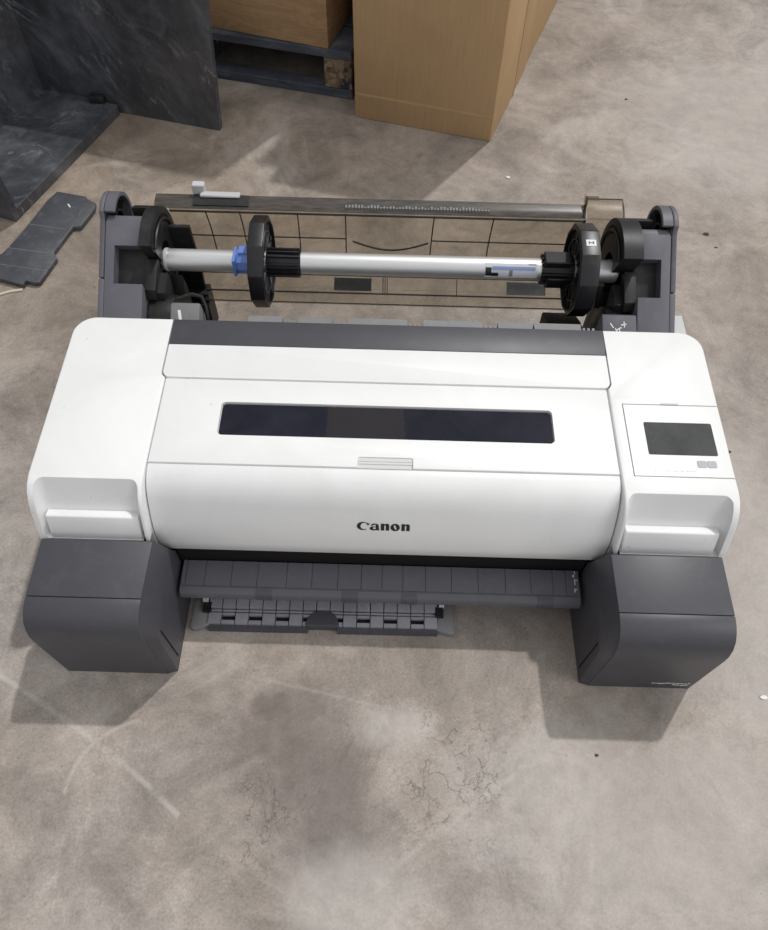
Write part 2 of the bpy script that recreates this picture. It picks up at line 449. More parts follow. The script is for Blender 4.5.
for s in (-1, 1):
    pod = make_pod(s)
    bm = prism([(.1375, .190), (.1525, .2275), (.154, .2293), (.1665, .2265), (.160, .190)], .3445, .4765, .0018, 2, lim=50)
    finish(flip(bm, s), 'pocket_ledge', M['white'], pod)
    if s > 0:
        pan = pod
        zt = lambda y: ztop(y) + .0013
        def sheet(x0, x1, y0, y1, r, dz, name, mat, par):
            bm = bmesh.new(); p = rrect(x0, x1, y0, y1, r)
            A = [bm.verts.new((x, y, zt(y) - .0015)) for x, y in p]; B = [bm.verts.new((x, y, zt(y) + dz)) for x, y in p]
            bm.faces.new(A); bm.faces.new(B)
            for i in range(len(p)): bm.faces.new((A[i], A[(i + 1) % len(p)], B[(i + 1) % len(p)], B[i]))
            return finish(bm, name, mat, par)
        sc_ = sheet(.3775, .4755, .2525, .3075, .002, .0005, 'touch_screen', M['screen'], pan); sc_['label'] = 'dark grey touch screen'
        b1 = sheet(.4435, .4565, .2325, .2435, .002, .0004, 'button', M['button'], pan)
        b2 = sheet(.4575, .4705, .2325, .2435, .002, .0004, 'button', M['button'], pan)
        sheet(.408, .434, .3395, .342, .0008, .0006, 'grip_tab', M['lightgrey'], pan)
        for (x0, x1) in ((.3815, .3855), (.397, .405), (.407, .415), (.418, .424), (.427, .440)):
            sheet(x0, x1, .2255, .2285, .0008, .0003, 'embossed_mark', M['white'], pan)

# front cover with the maker's word mark
FC = [(.1515, .141), (.1478, .1455), (.1490, .165), (.1525, .190), (.160, .212), (.1715, .2385), (.1785, .2510), (.1865, .2615), (.196, .2695), (.206, .2740), (.2168, .2757)]
FCX = .3317
bm = prism(FC + [(.2168, .200), (.175, .160), (.168, .141)], -FCX, FCX, .0016, 2, lim=60)
front = finish(bm, 'front_cover', M['white'], printer, ang=40)

def on_cover(u, v):
    """point on the front cover: u across, v up along the curved face from its (y,z)=(.1525,.190) bend"""
    P = FC[3:]; d = v; i = 0
    while i < len(P) - 2:
        L = math.hypot(P[i + 1][0] - P[i][0], P[i + 1][1] - P[i][1])
        if d <= L: break
        d -= L; i += 1
    (y0, z0), (y1, z1) = P[i], P[i + 1]; L = math.hypot(y1 - y0, z1 - z0); ty, tz = (y1 - y0) / L, (z1 - z0) / L
    return Vector((u, y0 + ty * d - tz * .0006, z0 + tz * d + ty * .0006))

def ring(cx, cy, rx, ry, ix, iy, irx, iry, rot=0, a0=0, a1=2 * PI, n=36):
    quads = []
    def o(a): return (cx + rx * math.cos(a), cy + ry * math.sin(a))
    def i_(a):
        x, y = irx * math.cos(a), iry * math.sin(a); return (ix + x * math.cos(rot) - y * math.sin(rot), iy + x * math.sin(rot) + y * math.cos(rot))
    for k in range(n):
        a, b = a0 + (a1 - a0) * k / n, a0 + (a1 - a0) * (k + 1) / n
        quads.append([o(a), o(b), i_(b), i_(a)])
    return quads
def gl_C(x): return [[(p[0] + x, p[1]) for p in q] for q in ring(66, 44, 66, 45, 80, 44, 40, 36, 0, 1.0, 5.35) + [[(98, 83), (118, 79), (141, 70), (132, 60), (108, 52), (116, 66), (96, 76)]]]
def gl_a(x): return [[(p[0] + x, p[1]) for p in q] for q in ring(42, 21, 44, 23, 52, 24, 17, 13) + [[(64, 62), (66, 0), (108, 0), (100, 10), (98, 52), (90, 66), (70, 74), (40, 75), (18, 64), (8, 52), (32, 52), (44, 62), (56, 64)]]]
def gl_n(x): return [[(p[0] + x, p[1]) for p in q] for q in [[(0, 0), (38, 0), (38, 76), (0, 76)], [(54, 0), (92, 0), (92, 62), (80, 74), (66, 78), (38, 68), (38, 56), (54, 60)]]]
def gl_o(x): return [[(p[0] + x, p[1]) for p in q] for q in ring(49, 37, 51, 41, 49, 37, 11, 29, .42)]
U = .0762 / 580
bm = bmesh.new()
for polys in (gl_C(0), gl_a(142), gl_n(262), gl_o(370), gl_n(487)):
    for q in polys:
        vs = [bm.verts.new(on_cover(.0020 + (x - 290) * U, .0155 + y * U * 1.30)) for x, y in q]
        bm.faces.new(vs)
bmesh.ops.remove_doubles(bm, verts=bm.verts[:], dist=1e-6)
bmesh.ops.triangulate(bm, faces=bm.faces[:])
wm = finish(bm, 'word_mark', M['ink'], front, smooth=False); wm['label'] = 'black printed word mark'

# access lid with dark window and grip
def top_slab(outline, thick, bev=.0012, dz=0):
    bm = bmesh.new()
    A = [bm.verts.new((x, y, ztop(y) + dz - thick)) for x, y in outline]; B = [bm.verts.new((x, y, ztop(y) + dz)) for x, y in outline]
    bm.faces.new(A); bm.faces.new(B); n = len(outline)
    for i in range(n): bm.faces.new((A[i], A[(i + 1) % n], B[(i + 1) % n], B[i]))
    if bev:
        bmesh.ops.recalc_face_normals(bm, faces=bm.faces[:])
        es = [e for e in sharp_edges(bm, 60) if all(abs(v.co.z - ztop(v.co.y) - dz) < 1e-5 for v in e.verts)]
        bevel(bm, bev, 2, edges=es)
    return bm
bm = top_slab([(-FCX, .2186), (FCX, .2186), (FCX, .3653), (-FCX, .3653)], .018)
cut = prism(rrect(-.2415, .2455, .2665, .3245, .007), .2735, .30, axis='z'); bm = boolean(bm, cut)
cut = prism(rrect(-.0365, .0415, .20, .2358, .003), .2715, .30, axis='z'); bm = boolean(bm, cut)
lid = finish(bm, 'access_lid', M['white'], printer, ang=30)
bm = prism(rrect(-.240, .244, .268, .323, .006), .2732, .2765, .0006, 1, axis='z', lim=60)
w = finish(bm, 'window', M['glass'], lid); w['label'] = 'long dark tinted window'
bm = bmesh.new()
for k, (y0, y1, z) in enumerate(((.2186, .2255, .2738), (.2255, .2295, .2748), (.2295, .2358, .2755))):
    add_box(bm, -.0363, .0413, y0, y1, .268, z)
finish(bm, 'grip', M['gripgrey'], lid)

# paper feed flap and the dark strip behind it
bm = top_slab(arc(-.3385 + .012, .3672 + .012, .012, PI, 1.5 * PI, 6) + arc(.3385 - .012, .3672 + .012, .012, -PI / 2, 0, 6) + [(.3385, .4305), (-.3385, .4305)], .015, .0015, .0012)
finish(bm, 'feed_flap', M['white'], printer)
bm = top_slab([(-.339, .4315), (.339, .4315), (.3415, .4815), (-.3395, .4815)], .02, .0012, .0004)
finish(bm, 'top_strip', M['grey'], printer)
bm = bmesh.new()
x = -.225
rr = random.Random(3)
while x < .31:
    w_ = rr.choice((.055, .075, .095))
    add_box(bm, x, min(x + w_, .315), .482, .503, .235, .2745)
    x += w_ + .003
    if rr.random() < .75:
        for k in range(3): add_box(bm, x, x + .004, .482, .497, .235, .2725); x += .0075
finish(bm, 'paper_guide', M['midgrey'], printer)
bm = bmesh.new(); add_box(bm, -.333, .325, .480, .492, .10, .262); finish(bm, 'back_plate', M['deep'], printer)

# dark grey housings at the two front corners
BL = [(.001, .0), (0, .140), (.0008, .156), (.0045, .172), (.0115, .185), (.021, .1935), (.032, .1985), (.0437, .2005)]
for s in (-1, 1):
    bm = prism(BL + [(.0437, 0)], .3265, .4845, .0009, 2, lim=60)
    hs = finish(flip(bm, s), 'corner_housing', M['grey'], printer, ang=40)
    bm = prism([(.0447, .10), (.0447, .2006), (.129, .2035), (.131, .2020), (.131, .10)], .3265, .4845, .0009, 2, lim=60)
    finish(flip(bm, s), 'top_plate', M['grey'], hs)
    bm = bmesh.new(); add_box(bm, .328, .483, .0430, .131, .0, .1015); finish(flip(bm, s), 'base_block', M['grey'], hs)
    # inner side panel, parted from the cover by a slit
    po = [(.002, .0), (.002, .138), (.006, .160), (.015, .179), (.034, .197), (.128, .202), (.1335, .197), (.1465, .15), (.150, .140), (.150, .0)]
    pi_ = [(.006, .0), (.012, .122), (.016, .140), (.025, .155), (.044, .168), (.128, .174), (.1335, .170), (.1445, .145), (.150, .132), (.150, .0)]
    bm = bmesh.new()
    A = [bm.verts.new((.3275, y, z)) for y, z in po]; B = [bm.verts.new((.3265, y, z)) for y, z in po]; D = [bm.verts.new((.3135, y, z)) for y, z in pi_]
    bm.faces.new(A); bm.faces.new(D[::-1])
    for P_, Q_ in ((A, B), (B, D)):
        for k in range(len(P_)): bm.faces.new((P_[k], Q_[k], Q_[(k + 1) % len(P_)], P_[(k + 1) % len(P_)]))
    cut = prism([(.0235, .012), (.0275, .012), (.0275, .128), (.0235, .128)], .31, .3165); bm = boolean(bm, cut)
    finish(flip(bm, s), 'side_panel', M['grey'], hs)
    if s > 0: right_housing = hs

def text_mesh(body, size, name, mat, parent, place, bold=0, align='RIGHT'):
    cu = bpy.data.curves.new('t', 'FONT'); cu.body = body; cu.size = size; cu.align_x = align; cu.extrude = .0002; cu.offset = bold; cu.resolution_u = 3
    o = bpy.data.objects.new('t', cu); COL.objects.link(o)
    dg = bpy.context.evaluated_depsgraph_get(); dg.update()
    me = bpy.data.meshes.new_from_object(o.evaluated_get(dg)); bpy.data.objects.remove(o); bpy.data.curves.remove(cu)
    bm = bmesh.new(); bm.from_mesh(me); bpy.data.meshes.remove(me)
    bm.transform(place)
    return finish(bm, name, mat, parent, smooth=False)
up = Matrix.Rotation(PI / 2, 4, 'X')
text_mesh('imagePROGRAF', .0086, 'model_lettering', M['whiteink'], right_housing, Matrix.Translation((.4755, -.0001, .0265)) @ up)
text_mesh('TM-200', .0072, 'model_lettering', M['whiteink'], right_housing, Matrix.Translation((.4745, -.0001, .0185)) @ up)

# output tray between the housings
bm = bmesh.new()
TR = [(.150, .1005), (.116, .0980), (.107, .0968), (.1005, .0935), (.0965, .088), (.0960, .080), (.1005, .0745), (.150, .075)]
xs = [-.307, -.300, -.271, -.230, -.190, -.145, -.106, -.066, -.030, .002, .034, .069, .109, .150, .192, .231, .265, .285, .306]
TOPP = [(.150, .1005), (.116, .0980), (.110, .0974), (.110, .090), (.150, .090)]
for a, b in zip(xs, xs[1:]):
    add_prism(bm, TOPP, a + .0005, b - .0005)
TI = [(.149, .0992), (.1105, .0962)] + TR[2:]
add_prism(bm, TI, -.3070, .3060)
tray = finish(bm, 'output_tray', M['trayg'], printer)
for cx in (-.1785, -.0465, .0445, .2525):
    bm = prism([(.1085, .0974), (.1002, .0943), (.0957, .0885), (.0952, .0797), (.098, .0775), (.099, .086), (.103, .092), (.1085, .0955)], cx - .012, cx + .012)
    finish(bm, 'roller_clip', M['grey'], tray)
bm = bmesh.new()
for (dx, dy, w_, h_) in ((0, 0, .0012, .006), (.0015, .004, .003, .0012), (.001, .012, .0012, .009), (.0025, .019, .0035, .0012), (-.001, .024, .0025, .004), (.002, .029, .001, .005)):
    x0, y0 = .2975 + dx, .125 + dy - .01
    zf = lambda y: .0980 + (y - .116) * .0025 / .034 + .0004
    q = [bm.verts.new((x0, y0, zf(y0))), bm.verts.new((x0 + w_, y0, zf(y0))), bm.verts.new((x0 + w_, y0 + h_, zf(y0 + h_))), bm.verts.new((x0, y0 + h_, zf(y0 + h_)))]
    bm.faces.new(q)
finish(bm, 'printed_symbol', M['whiteink'], tray, smooth=False)

# ---- roll holders at the back
AX, AZ = .632, .270            # axis of the roll
SD = Vector((0, .144, .09)).normalized(); SN = Vector((0, -.09, .144)).normalized()
def S(s, d=0):                 # point on the sloped front: s up along it, d proud of it
    p = Vector((0, .5, .25)) + SD * s + SN * d; return (p.y, p.z)
HY, HZ = .675, .310
def holder(s, xi, xo):
    """built for +x side between inner face xi and outer face xo, mirrored for the other"""
    xc = xo - .0095
    bm = bmesh.new()
    add_prism(bm, [(.488, 0), (.488, .243), S(0), S(.171), (S(.171)[0] + .010, S(.171)[1] + .001), (S(.171)[0] + .012, .30), (.70, .22), (.70, 0)], xi, xc)
    bevel(bm, .0015, 2, 50)
    # slot the spindle drops into
    cut = bmesh.new(); a, b = S(.063, .05), S(.129, .05)
    c, d = S(.129, -.062), S(.040, -.062)
    add_prism(cut, [S(.066, .05), S(.066, 0), d, c, b], xi - .03, xc - .0155)
    bm = boolean(bm, cut)
    tw = finish(flip(bm, s), 'roll_holder', M['tower'], printer, ang=30)
    bm = prism([S(.060, -.022), S(.1295, -.022), S(.1295, -.064), S(.036, -.064)], xi - .001, xc - .0150)
    finish(flip(bm, s), 'slot_lining', M['black'], tw)
    # lower outer face and the separate outer cap with its round top
    bm = prism([(.488, 0), (.488, .243), S(0), S(.0735), (.64, .20), (.70, .20), (.70, 0)], xc, xo, .0015, 2, lim=50)
    finish(flip(bm, s), 'outer_wall', M['tower'], tw)
    capp = [S(.0755), S(.171)] + arc(HY, HZ, .050, 2.10, -.7, 18) + [(.70, .22), (.62, .20)]
    bm = prism(capp, xc + .001, xo, .0018, 2, lim=50)
    finish(flip(bm, s), 'outer_cap', M['tower'], tw)
    # hood: arched rim behind the face, hollow inside
    bm = bmesh.new()
    n = 18; a0, a1 = 2.10, -.7
    prof = arc(HY, HZ, .050, a0, a1, n) + arc(HY, HZ, .043, a1, a0, n)
    add_prism(bm, prof, xc - .017, xc + .0005); bevel(bm, .001, 1, 60)
    finish(flip(bm, s), 'hood', M['tower'], tw)
    bm = bmesh.new(); add_cyl(bm, xc - .002, xc + .0005, HY, HZ, .0435, n=40)
    add_lathe_x(bm, [(xc - .010, .020), (xc - .002, .020), (xc - .002, .0225), (xc - .010, .0225)], HY, HZ, 36)
    for k in range(6):
        a = .3 + k * PI / 3
        cx_, cz_ = HY, HZ
        add_prism(bm, [(cx_ + r_ * math.cos(a) - o_ * math.sin(a), cz_ + r_ * math.sin(a) + o_ * math.cos(a)) for r_, o_ in ((.022, -.0012), (.043, -.0012), (.043, .0012), (.022, .0012))], xc - .009, xc - .002)
    finish(flip(bm, s), 'hood_lining', M['black'], tw)
    # drum on the inner side
    bm = bmesh.new()
    d0, d1 = xi - (.034 if s > 0 else .021), xi - .0005
    add_lathe_x(bm, [(d0, .0275), (d0, .058), (d0 + .003, .060), (d0 + .003, .069), (d0, .071), (d0, .080), (d0 + .002, .083), (d1, .083), (d1, .0275)], AX + .006, AZ, 56)
    cut = bmesh.new(); add_prism(cut, [(.40, .45), (.40, .10), (AX - .02, .10), (AX - .005, AZ - .03), S(.112, -.05), S(.128, .08)], d0 - .01, d1 + .02)
    bm = boolean(bm, cut)
    add_prism(bm, arc(AX + .006, AZ, .083, 1.22, -1.2, 24) + [(.66, .20)], xi - .0004, xi + .024)
    dr = finish(flip(bm, s), 'drum', M['black'], tw)
    bm = bmesh.new(); add_tube(bm, [(d0 - .001, AX + .006 + .064 * math.cos(a), AZ + .064 * math.sin(a)) for a in [(.3 + 1.9 * i / 20) for i in range(21)]], .0028, 8)
    finish(flip(bm, s), 'drum_rail', M['black'], dr)
    # curved cradle arm below the slot
    bm = bmesh.new()
    prof = [(.500, .06), (.500, .232)] + arc(.548, .200, .05, PI * .72, PI * .12, 8) + [(.615, .20), (.630, .238), (.640, .20), (.64, .06)]
    add_prism(bm, prof, xi - .043, xi - .003); bevel(bm, .002, 2, 60)
    add_prism(bm, [(.535, .15), (.560, .262), (.600, .270), (.606, .258), (.585, .15)], xi - .030, xi - .010)
    cr = finish(flip(bm, s), 'cradle_arm', M['black'], tw)
    bm = prism([(.55, .255), (.556, .272), (.604, .296), (.612, .288), (.60, .255)], xi - .018, xi + .002, .0015, 2, lim=50)
    finish(flip(bm, s), 'latch', M['black'], cr)
    return tw
th = holder(1, .4075, .4695)
tl = holder(-1, .4045, .4775)
# ramp blocks in the slots
for s, xi, tw in ((1, .4075, th), (-1, .4045, tl)):
    bm = prism([S(.010, -.03), S(.0655, -.0005), S(.052, -.062), S(.0, -.062)], xi + .001, xi + .030, .001, 1, lim=50)
    finish(flip(bm, s), 'ramp', M['tower'], tw)
# small gear boxes beside the towers
bm = prism([(.488, .06), (.488, .253), (.528, .2705), (.533, .2685), (.545, .20), (.545, .06)], .3495, .4055, .002, 2, lim=50)
gb = finish(bm, 'gear_box', M['tower'], printer)
bm = prism([(.488, .06), (.488, .2485), (.528, .2705), (.534, .2685), (.552, .20), (.552, .06)], -.357, -.3085, .004, 2, lim=50)
gb2 = finish(bm, 'gear_box', M['midgrey'], printer); gb2['label'] = 'lighter grey gear box'
bm = bmesh.new(); q = [(-.3415, .503), (-.3365, .503), (-.3395, .519), (-.3445, .519)]
zz = lambda y: .2485 + (y - .488) * .022 / .04 + .0006
vs = [bm.verts.new((x, y, zz(y))) for x, y in q]; bm.faces.new(vs); finish(bm, 'paint_mark', M['whiteink'], gb2, smooth=False)
bm = bmesh.new(); rr = random.Random(2)
for k in range(7):
    x0, y0 = .363 + rr.random() * .022, .497 + rr.random() * .018; a = rr.random() * 3; L = .009; w_ = .0009
    zz2 = lambda y: .253 + (y - .488) * .0175 / .04 + .0006
    c_, s_ = math.cos(a), math.sin(a)
    vs = [bm.verts.new((x0 + u * c_ - v_ * s_, y0 + u * s_ + v_ * c_, zz2(y0 + u * s_ + v_ * c_))) for u, v_ in ((-L / 2, -w_), (L / 2, -w_), (L / 2, w_), (-L / 2, w_))]; bm.faces.new(vs)
finish(bm, 'paint_mark', M['whiteink'], gb, smooth=False)
bm = bmesh.new(); add_tube(bm, [(-.350, .548, .262), (-.325, .551, .270), (-.309, .548, .268), (-.303, .538, .255), (-.300, .520, .235), (-.299, .505, .20), (-.300, .50, .15)], .0035)
finish(bm, 'cable', M['black'], printer)
# dark guide plate behind the left end of the tube
bm = prism([(.684, .296), (.692, .296), (.700, .20), (.690, .135), (.682, .135), (.690, .20)], -.388, -.343, .0012, 1, lim=50)
bmesh.ops.translate(bm, vec=(-.004, 0, 0), verts=bm.verts[:])
gp = finish(bm, 'guide_plate', M['black'], printer)
bm = bmesh.new(); add_box(bm, -.40, -.34, .672, .70, .132, .150); add_box(bm, -.40, -.34, .66, .70, .06, .132)
finish(bm, 'plate_foot', M['black'], gp)
bm = prism([(.497, .06), (.497, .215), (.522, .222), (.545, .205), (.565, .183), (.61, .170), (.66, .14), (.66, .06)], .288, .348, .003, 2, lim=50)
finish(bm, 'support_block', M['deep'], printer)
bm = bmesh.new(); add_box(bm, .470, .4915, .500, .553, .20, .25); bevel(bm, .001, 1); tb = finish(bm, 'side_tab', M['lightgrey'], printer); tb['label'] = 'light grey tab'
bm = bmesh.new(); add_box(bm, .468, .489, .482, .52, .05, .20); finish(bm, 'tab_bracket', M['deep'], printer)

# ---- smoke tinted roll cover, swung open behind the roll
R = .129; CY, CZ = .633, .270
def sheet_x(prof, x0, x1, th_):
    """thin curved sheet along x with real thickness"""
    P = [Vector((a, b)) for a, b in prof]; N = []
    for i in range(len(P)):
        d = (P[min(i + 1, len(P) - 1)] - P[max(i - 1, 0)]).normalized(); N.append(Vector((d.y, -d.x)))
    return [tuple(p) for p in P] + [tuple(p + n * th_) for p, n in zip(P[::-1], N[::-1])]
A0, A1 = math.radians(-77), math.radians(1)
arcp = arc(CY, CZ, R, A0, A1, 22)
bm = bmesh.new()
# the left end of the lower edge is cut back
cutn = 4
add_prism(bm, sheet_x(arcp[cutn:], 0, 0, .0022), -.402, .419)
add_prism(bm, sheet_x(arcp[:cutn + 1], 0, 0, .0022), -.345, .340)
rc = finish(bm, 'roll_cover', M['smoke'], printer, ang=40); rc['label'] = 'smoke tinted clear roll cover, open'
lipp = [(.7620, .2735), (.7680, .2775), (.778, .2800), (.790, .2815)]
bm = prism(sheet_x(lipp, 0, 0, .0025), -.428, .350); finish(bm, 'cover_lip', M['lip'], rc)
bm = bmesh.new()
ear = [(.7620, .2735), (.775, .2785), (.790, .282), (.803, .2835)]
add_prism(bm, sheet_x(ear, 0, 0, .0022), .3535, .419)
finish(bm, 'cover_ear', M['ear'], rc)
bm = bmesh.new()
add_tube(bm, [(.346, .764, .275), (.348, .775, .281), (.351, .785, .285), (.3535, .800, .288)], .0022)
finish(bm, 'cover_rib', M['rib'], rc)
bm = bmesh.new(); add_tube(bm, [(.419, .763, .2745), (.4193, .775, .2795), (.4195, .790, .283), (.4195, .803, .2845), (.356, .803, .2845)], .0012, 6); finish(bm, 'cover_rib', M['rib'], rc)
bm = prism([(.7625, .2725), (.770, .280), (.780, .290), (.792, .2965), (.800, .296), (.800, .286), (.790, .282), (.775, .278)], .3480, .3500); finish(bm, 'cover_fin', M['ear'], rc)
bm = bmesh.new(); add_tube(bm, [(.349, .7625, .274), (.349, .770, .2805), (.349, .780, .2905), (.349, .792, .297), (.371, .792, .297)], .0010, 6); finish(bm, 'cover_rib', M['rib'], rc)
bm = bmesh.new(); add_box(bm, .3500, .372, .785, .794, .2945, .2965); finish(bm, 'cover_fin', M['ear'], rc)
def rib(pts, r=.0012):
    bm = bmesh.new(); add_tube(bm, pts, r, 6); finish(bm, 'cover_rib', M['rib'], rc)
def on_arc(x, a, d=-.001): a = math.radians(a); return (x, CY + (R + d) * math.cos(a), CZ + (R + d) * math.sin(a))
for x0, x1 in ((-.337, -.318), (-.275, -.262), (-.170, -.166), (-.083, -.082), (.078, .072), (.186, .176), (.405, .388)):
    rib([on_arc(x0 + (x1 - x0) * k / 10, 0 - 52 * k / 10) for k in range(11)])
for x0, x1 in ((-.40, -.083), (.076, .418)):
    rib([on_arc(x0, -22), on_arc((x0 + x1) / 2, -22), on_arc(x1, -22)])
rib([on_arc(-.402, -1), on_arc(0, -1), on_arc(.35, -1)], .0018)
rib([on_arc(.350 - .022 * math.sin(k / 10 * PI / 2), -50 * k / 10) for k in range(11)], .0022)
rib([on_arc(-.40, -52), on_arc(0, -52), on_arc(.42, -52)], .0012)
rib([on_arc(-.344, -67), on_arc(0, -67), on_arc(.34, -67)], .0015)
rib([on_arc(-.345, -76.5), on_arc(0, -76.5), on_arc(.34, -76.5)], .0010)
rib([on_arc(-.070 + .14 * k / 12, -24 - 6.5 * math.sin(PI * k / 12)) for k in range(13)], .0016)
for x in (-.012, -.008, -.004, .127): rib([on_arc(x, -53), on_arc(x, -60), on_arc(x, -66.5)], .0008)
def plate_on_arc(x0, x1, a0, a1, name, mat):
    bm = bmesh.new(); n = 4
    A = [bm.verts.new(on_arc(x0, a0 + (a1 - a0) * k / n, -.0018)) for k in range(n + 1)]; B = [bm.verts.new(on_arc(x1, a0 + (a1 - a0) * k / n, -.0018)) for k in range(n + 1)]
    for k in range(n): bm.faces.new((A[k], B[k], B[k + 1], A[k + 1]))
    bmesh.ops.solidify(bm, geom=bm.faces[:], thickness=.0008)
    return finish(bm, name, mat, rc)
plate_on_arc(-.104, -.034, -54, -65, 'sticker', M['black'])
plate_on_arc(.221, .294, -54, -65, 'sticker', M['black'])
bm = bmesh.new()   # row of embossed marks on the lip
rr = random.Random(5)
for k in range(46):
    x0 = -.083 + k * .0057
    add_box(bm, x0, x0 + .0035, .7665, .7665 + .003 + .006 * rr.random(), .2765, .2803)
finish(bm, 'scale_mark', M['midgrey'], rc)
bm = bmesh.new()
add_prism(bm, [(.793, .280), (.793, .287), (.786, .2895), (.779, .287), (.779, .283), (.788, .2825)], -.346, -.274)
add_box(bm, -.3600, -.3380, .789, .803, .275, .301); bevel(bm, .0015, 1)
c_ = finish(bm, 'clip', M['lightgrey'], rc); c_['label'] = 'light grey clip'
bm = prism(sheet_x([(.765, .2785), (.772, .2815), (.787, .2845)], 0, 0, .003), -.358, -.258); finish(bm, 'clip_shoe', M['black'], rc)

# ------------------------------------------------------------------ roll spindle (lies in the holders)
sp = empty('roll_spindle', 'silver roll spindle with black flanges lying across the back of the white printer', 'spindle', (0, AX, AZ - .08))
RS = .0185
bm = bmesh.new()
add_lathe_x(bm, [(-.386, .0), (-.386, .013), (-.383, RS - .002), (-.381, RS), (.386, RS), (.3875, RS - .002), (.3875, .0)][1:-1] + [(.386, .001), (-.384, .001)], AX, AZ, 48)
finish(bm, 'tube', M['alu'], sp, ang=40)
bm = bmesh.new()
add_lathe_x(bm, [(-.3865, .0165), (-.3825, .0195), (-.3785, .0195), (-.3785, .0165)], AX, AZ, 40)
add_lathe_x(bm, [(-.394, .001), (-.394, .006), (-.389, .0115), (-.384, .0115), (-.384, .001)], AX, AZ, 32)
finish(bm, 'end_tip', M['lightgrey'], sp)
bm = bmesh.new()
for k in range(4): add_lathe_x(bm, [(.371 + .004 * k, .0175), (.371 + .004 * k, .0192), (.3735 + .004 * k, .0192), (.3735 + .004 * k, .0175)], AX, AZ, 40)
finish(bm, 'end_ring', M['alu'], sp)
bm = bmesh.new(); add_cyl(bm, .385, .398, AX, AZ, .011, n=24); finish(bm, 'end_pin', M['black'], sp)
# blue stop ring with a flat lever
bm = bmesh.new()
add_lathe_x(bm, [(-.262, .018), (-.262, .0205), (-.238, .0205), (-.238, .018)], AX, AZ, 10)
add_box(bm, -.2645, -.2595, AX - .0245, AX + .012, AZ - .012, AZ + .022); add_box(bm, -.256, -.240, AX - .006, AX + .012, AZ + .012, AZ + .0245); bevel(bm, .001, 1)
bl = finish(bm, 'stop_ring', M['blue'], sp, ang=20); bl['label'] = 'blue stop ring'
def flange(x0, x1, r, face, name, lab=None):
    """ten-sided rim with a dished face on the side `face`"""
    n = 10; bm = bmesh.new()
    pr = [(AX + r * math.cos(2 * PI * i / n + .2), AZ + r * math.sin(2 * PI * i / n + .2)) for i in range(n)]
    bmA = bmesh.new(); add_prism(bmA, pr, x0, x1); bevel(bmA, .0015, 2, 20)
    cut = bmesh.new()
    fx = x0 if face < 0 else x1
    add_cyl(cut, min(fx, fx - face * .006) - (.01 if face < 0 else 0), max(fx, fx - face * .006) + (.01 if face > 0 else 0), AX, AZ, r * .86, n=48)
    bmA = boolean(bmA, cut)
    cut = bmesh.new(); add_cyl(cut, x0 - .02, x1 + .02, AX, AZ, RS - .001, n=48)
    bmA = boolean(bmA, cut)
    f = finish(bmA, name, M['gloss'], sp, ang=20)
    g = fx - face * .006
    bm = bmesh.new()
    for k in range(12):
        a = 2 * PI * k / 12
        p = [(AX + q_ * math.cos(a) - o_ * math.sin(a), AZ + q_ * math.sin(a) + o_ * math.cos(a)) for q_, o_ in ((.026, -.001), (r * .85, -.001), (r * .85, .001), (.026, .001))]
        add_prism(bm, p, min(g, g + face * .003), max(g, g + face * .003))
    add_lathe_x(bm, [(g, .050), (g, .052), (g + face * .0035, .052), (g + face * .0035, .050)], AX, AZ, 44)
    finish(bm, 'flange_web', M['panel'] if face > 0 else M['black'], f)
    bm = bmesh.new(); add_lathe_x(bm, [(fx, r * .87), (fx, r * .905), (fx + face * .0012, r * .90), (fx + face * .0012, r * .875)], AX, AZ, 56)
    finish(bm, 'flange_rim', M['black'], f)
    return f
f1 = flange(-.231, -.206, .0765, 1, 'flange')
f2 = flange(.309, .340, .0775, -1, 'flange')
def hub(x0, x1, r, par, tap):
    bm = bmesh.new(); n = 16
    add_lathe_x(bm, [(x0, RS - .0005), (x0, r - .003), (x1, r - .003 - tap), (x1, RS - .0005)], AX, AZ, 32)
    for k in range(n):
        a = 2 * PI * k / n
        p = [(AX + q_ * math.cos(a) - o_ * math.sin(a), AZ + q_ * math.sin(a) + o_ * math.cos(a)) for q_, o_ in ((r - .005, -.0016), (r + .001, -.0012), (r + .001, .0012), (r - .005, .0016))]
        add_prism(bm, p, min(x0, x1) , max(x0, x1) - .002)
    finish(bm, 'hub', M['gloss'], par, ang=30)
hub(-.209, -.151, .0235, f1, .001)
hub(.312, .257, .0245, f2, .002)
bm = bmesh.new()
add_box(bm, .260, .304, AX - .016, AX + .012, AZ + .018, AZ + .030); add_prism(bm, [(AX - .022, AZ - .022), (AX - .031, AZ + .004), (AX - .028, AZ + .007), (AX - .016, AZ - .022)], .266, .302); bevel(bm, .0015, 1)
finish(bm, 'hub_lever', M['gloss'], f2)
bm = bmesh.new(); a = 2 * PI * 3 / 10 + .2 - PI / 10 + PI / 10 * 0
# small white label on the right flange rim
am = 2 * PI * 3.5 / 10 + .2 - 2 * PI / 10 * 1
ap = .0775 * math.cos(PI / 10) + .0004
c0 = Vector((0, AX + ap * math.cos(am), AZ + ap * math.sin(am))); tv = Vector((0, -math.sin(am), math.cos(am)))
def rim_quad(bm, x0, x1, t0, t1, lift=0):
    nn = Vector((0, math.cos(am), math.sin(am))) * lift
    bm.faces.new([bm.verts.new(c0 + tv * t + nn + Vector((x, 0, 0))) for x, t in ((x0, t0), (x1, t0), (x1, t1), (x0, t1))])
rim_quad(bm, .317, .333, -.006, .006)
lb = finish(bm, 'sticker', M['whiteink'], f2, smooth=False); lb['label'] = 'white square sticker'
bm = bmesh.new(); rim_quad(bm, .3205, .3225, -.003, .003, .0004); rim_quad(bm, .3275, .3295, -.003, .003, .0004); rim_quad(bm, .3205, .3295, -.001, .001, .0004)
finish(bm, 'printed_symbol', M['ink'], f2, smooth=False)
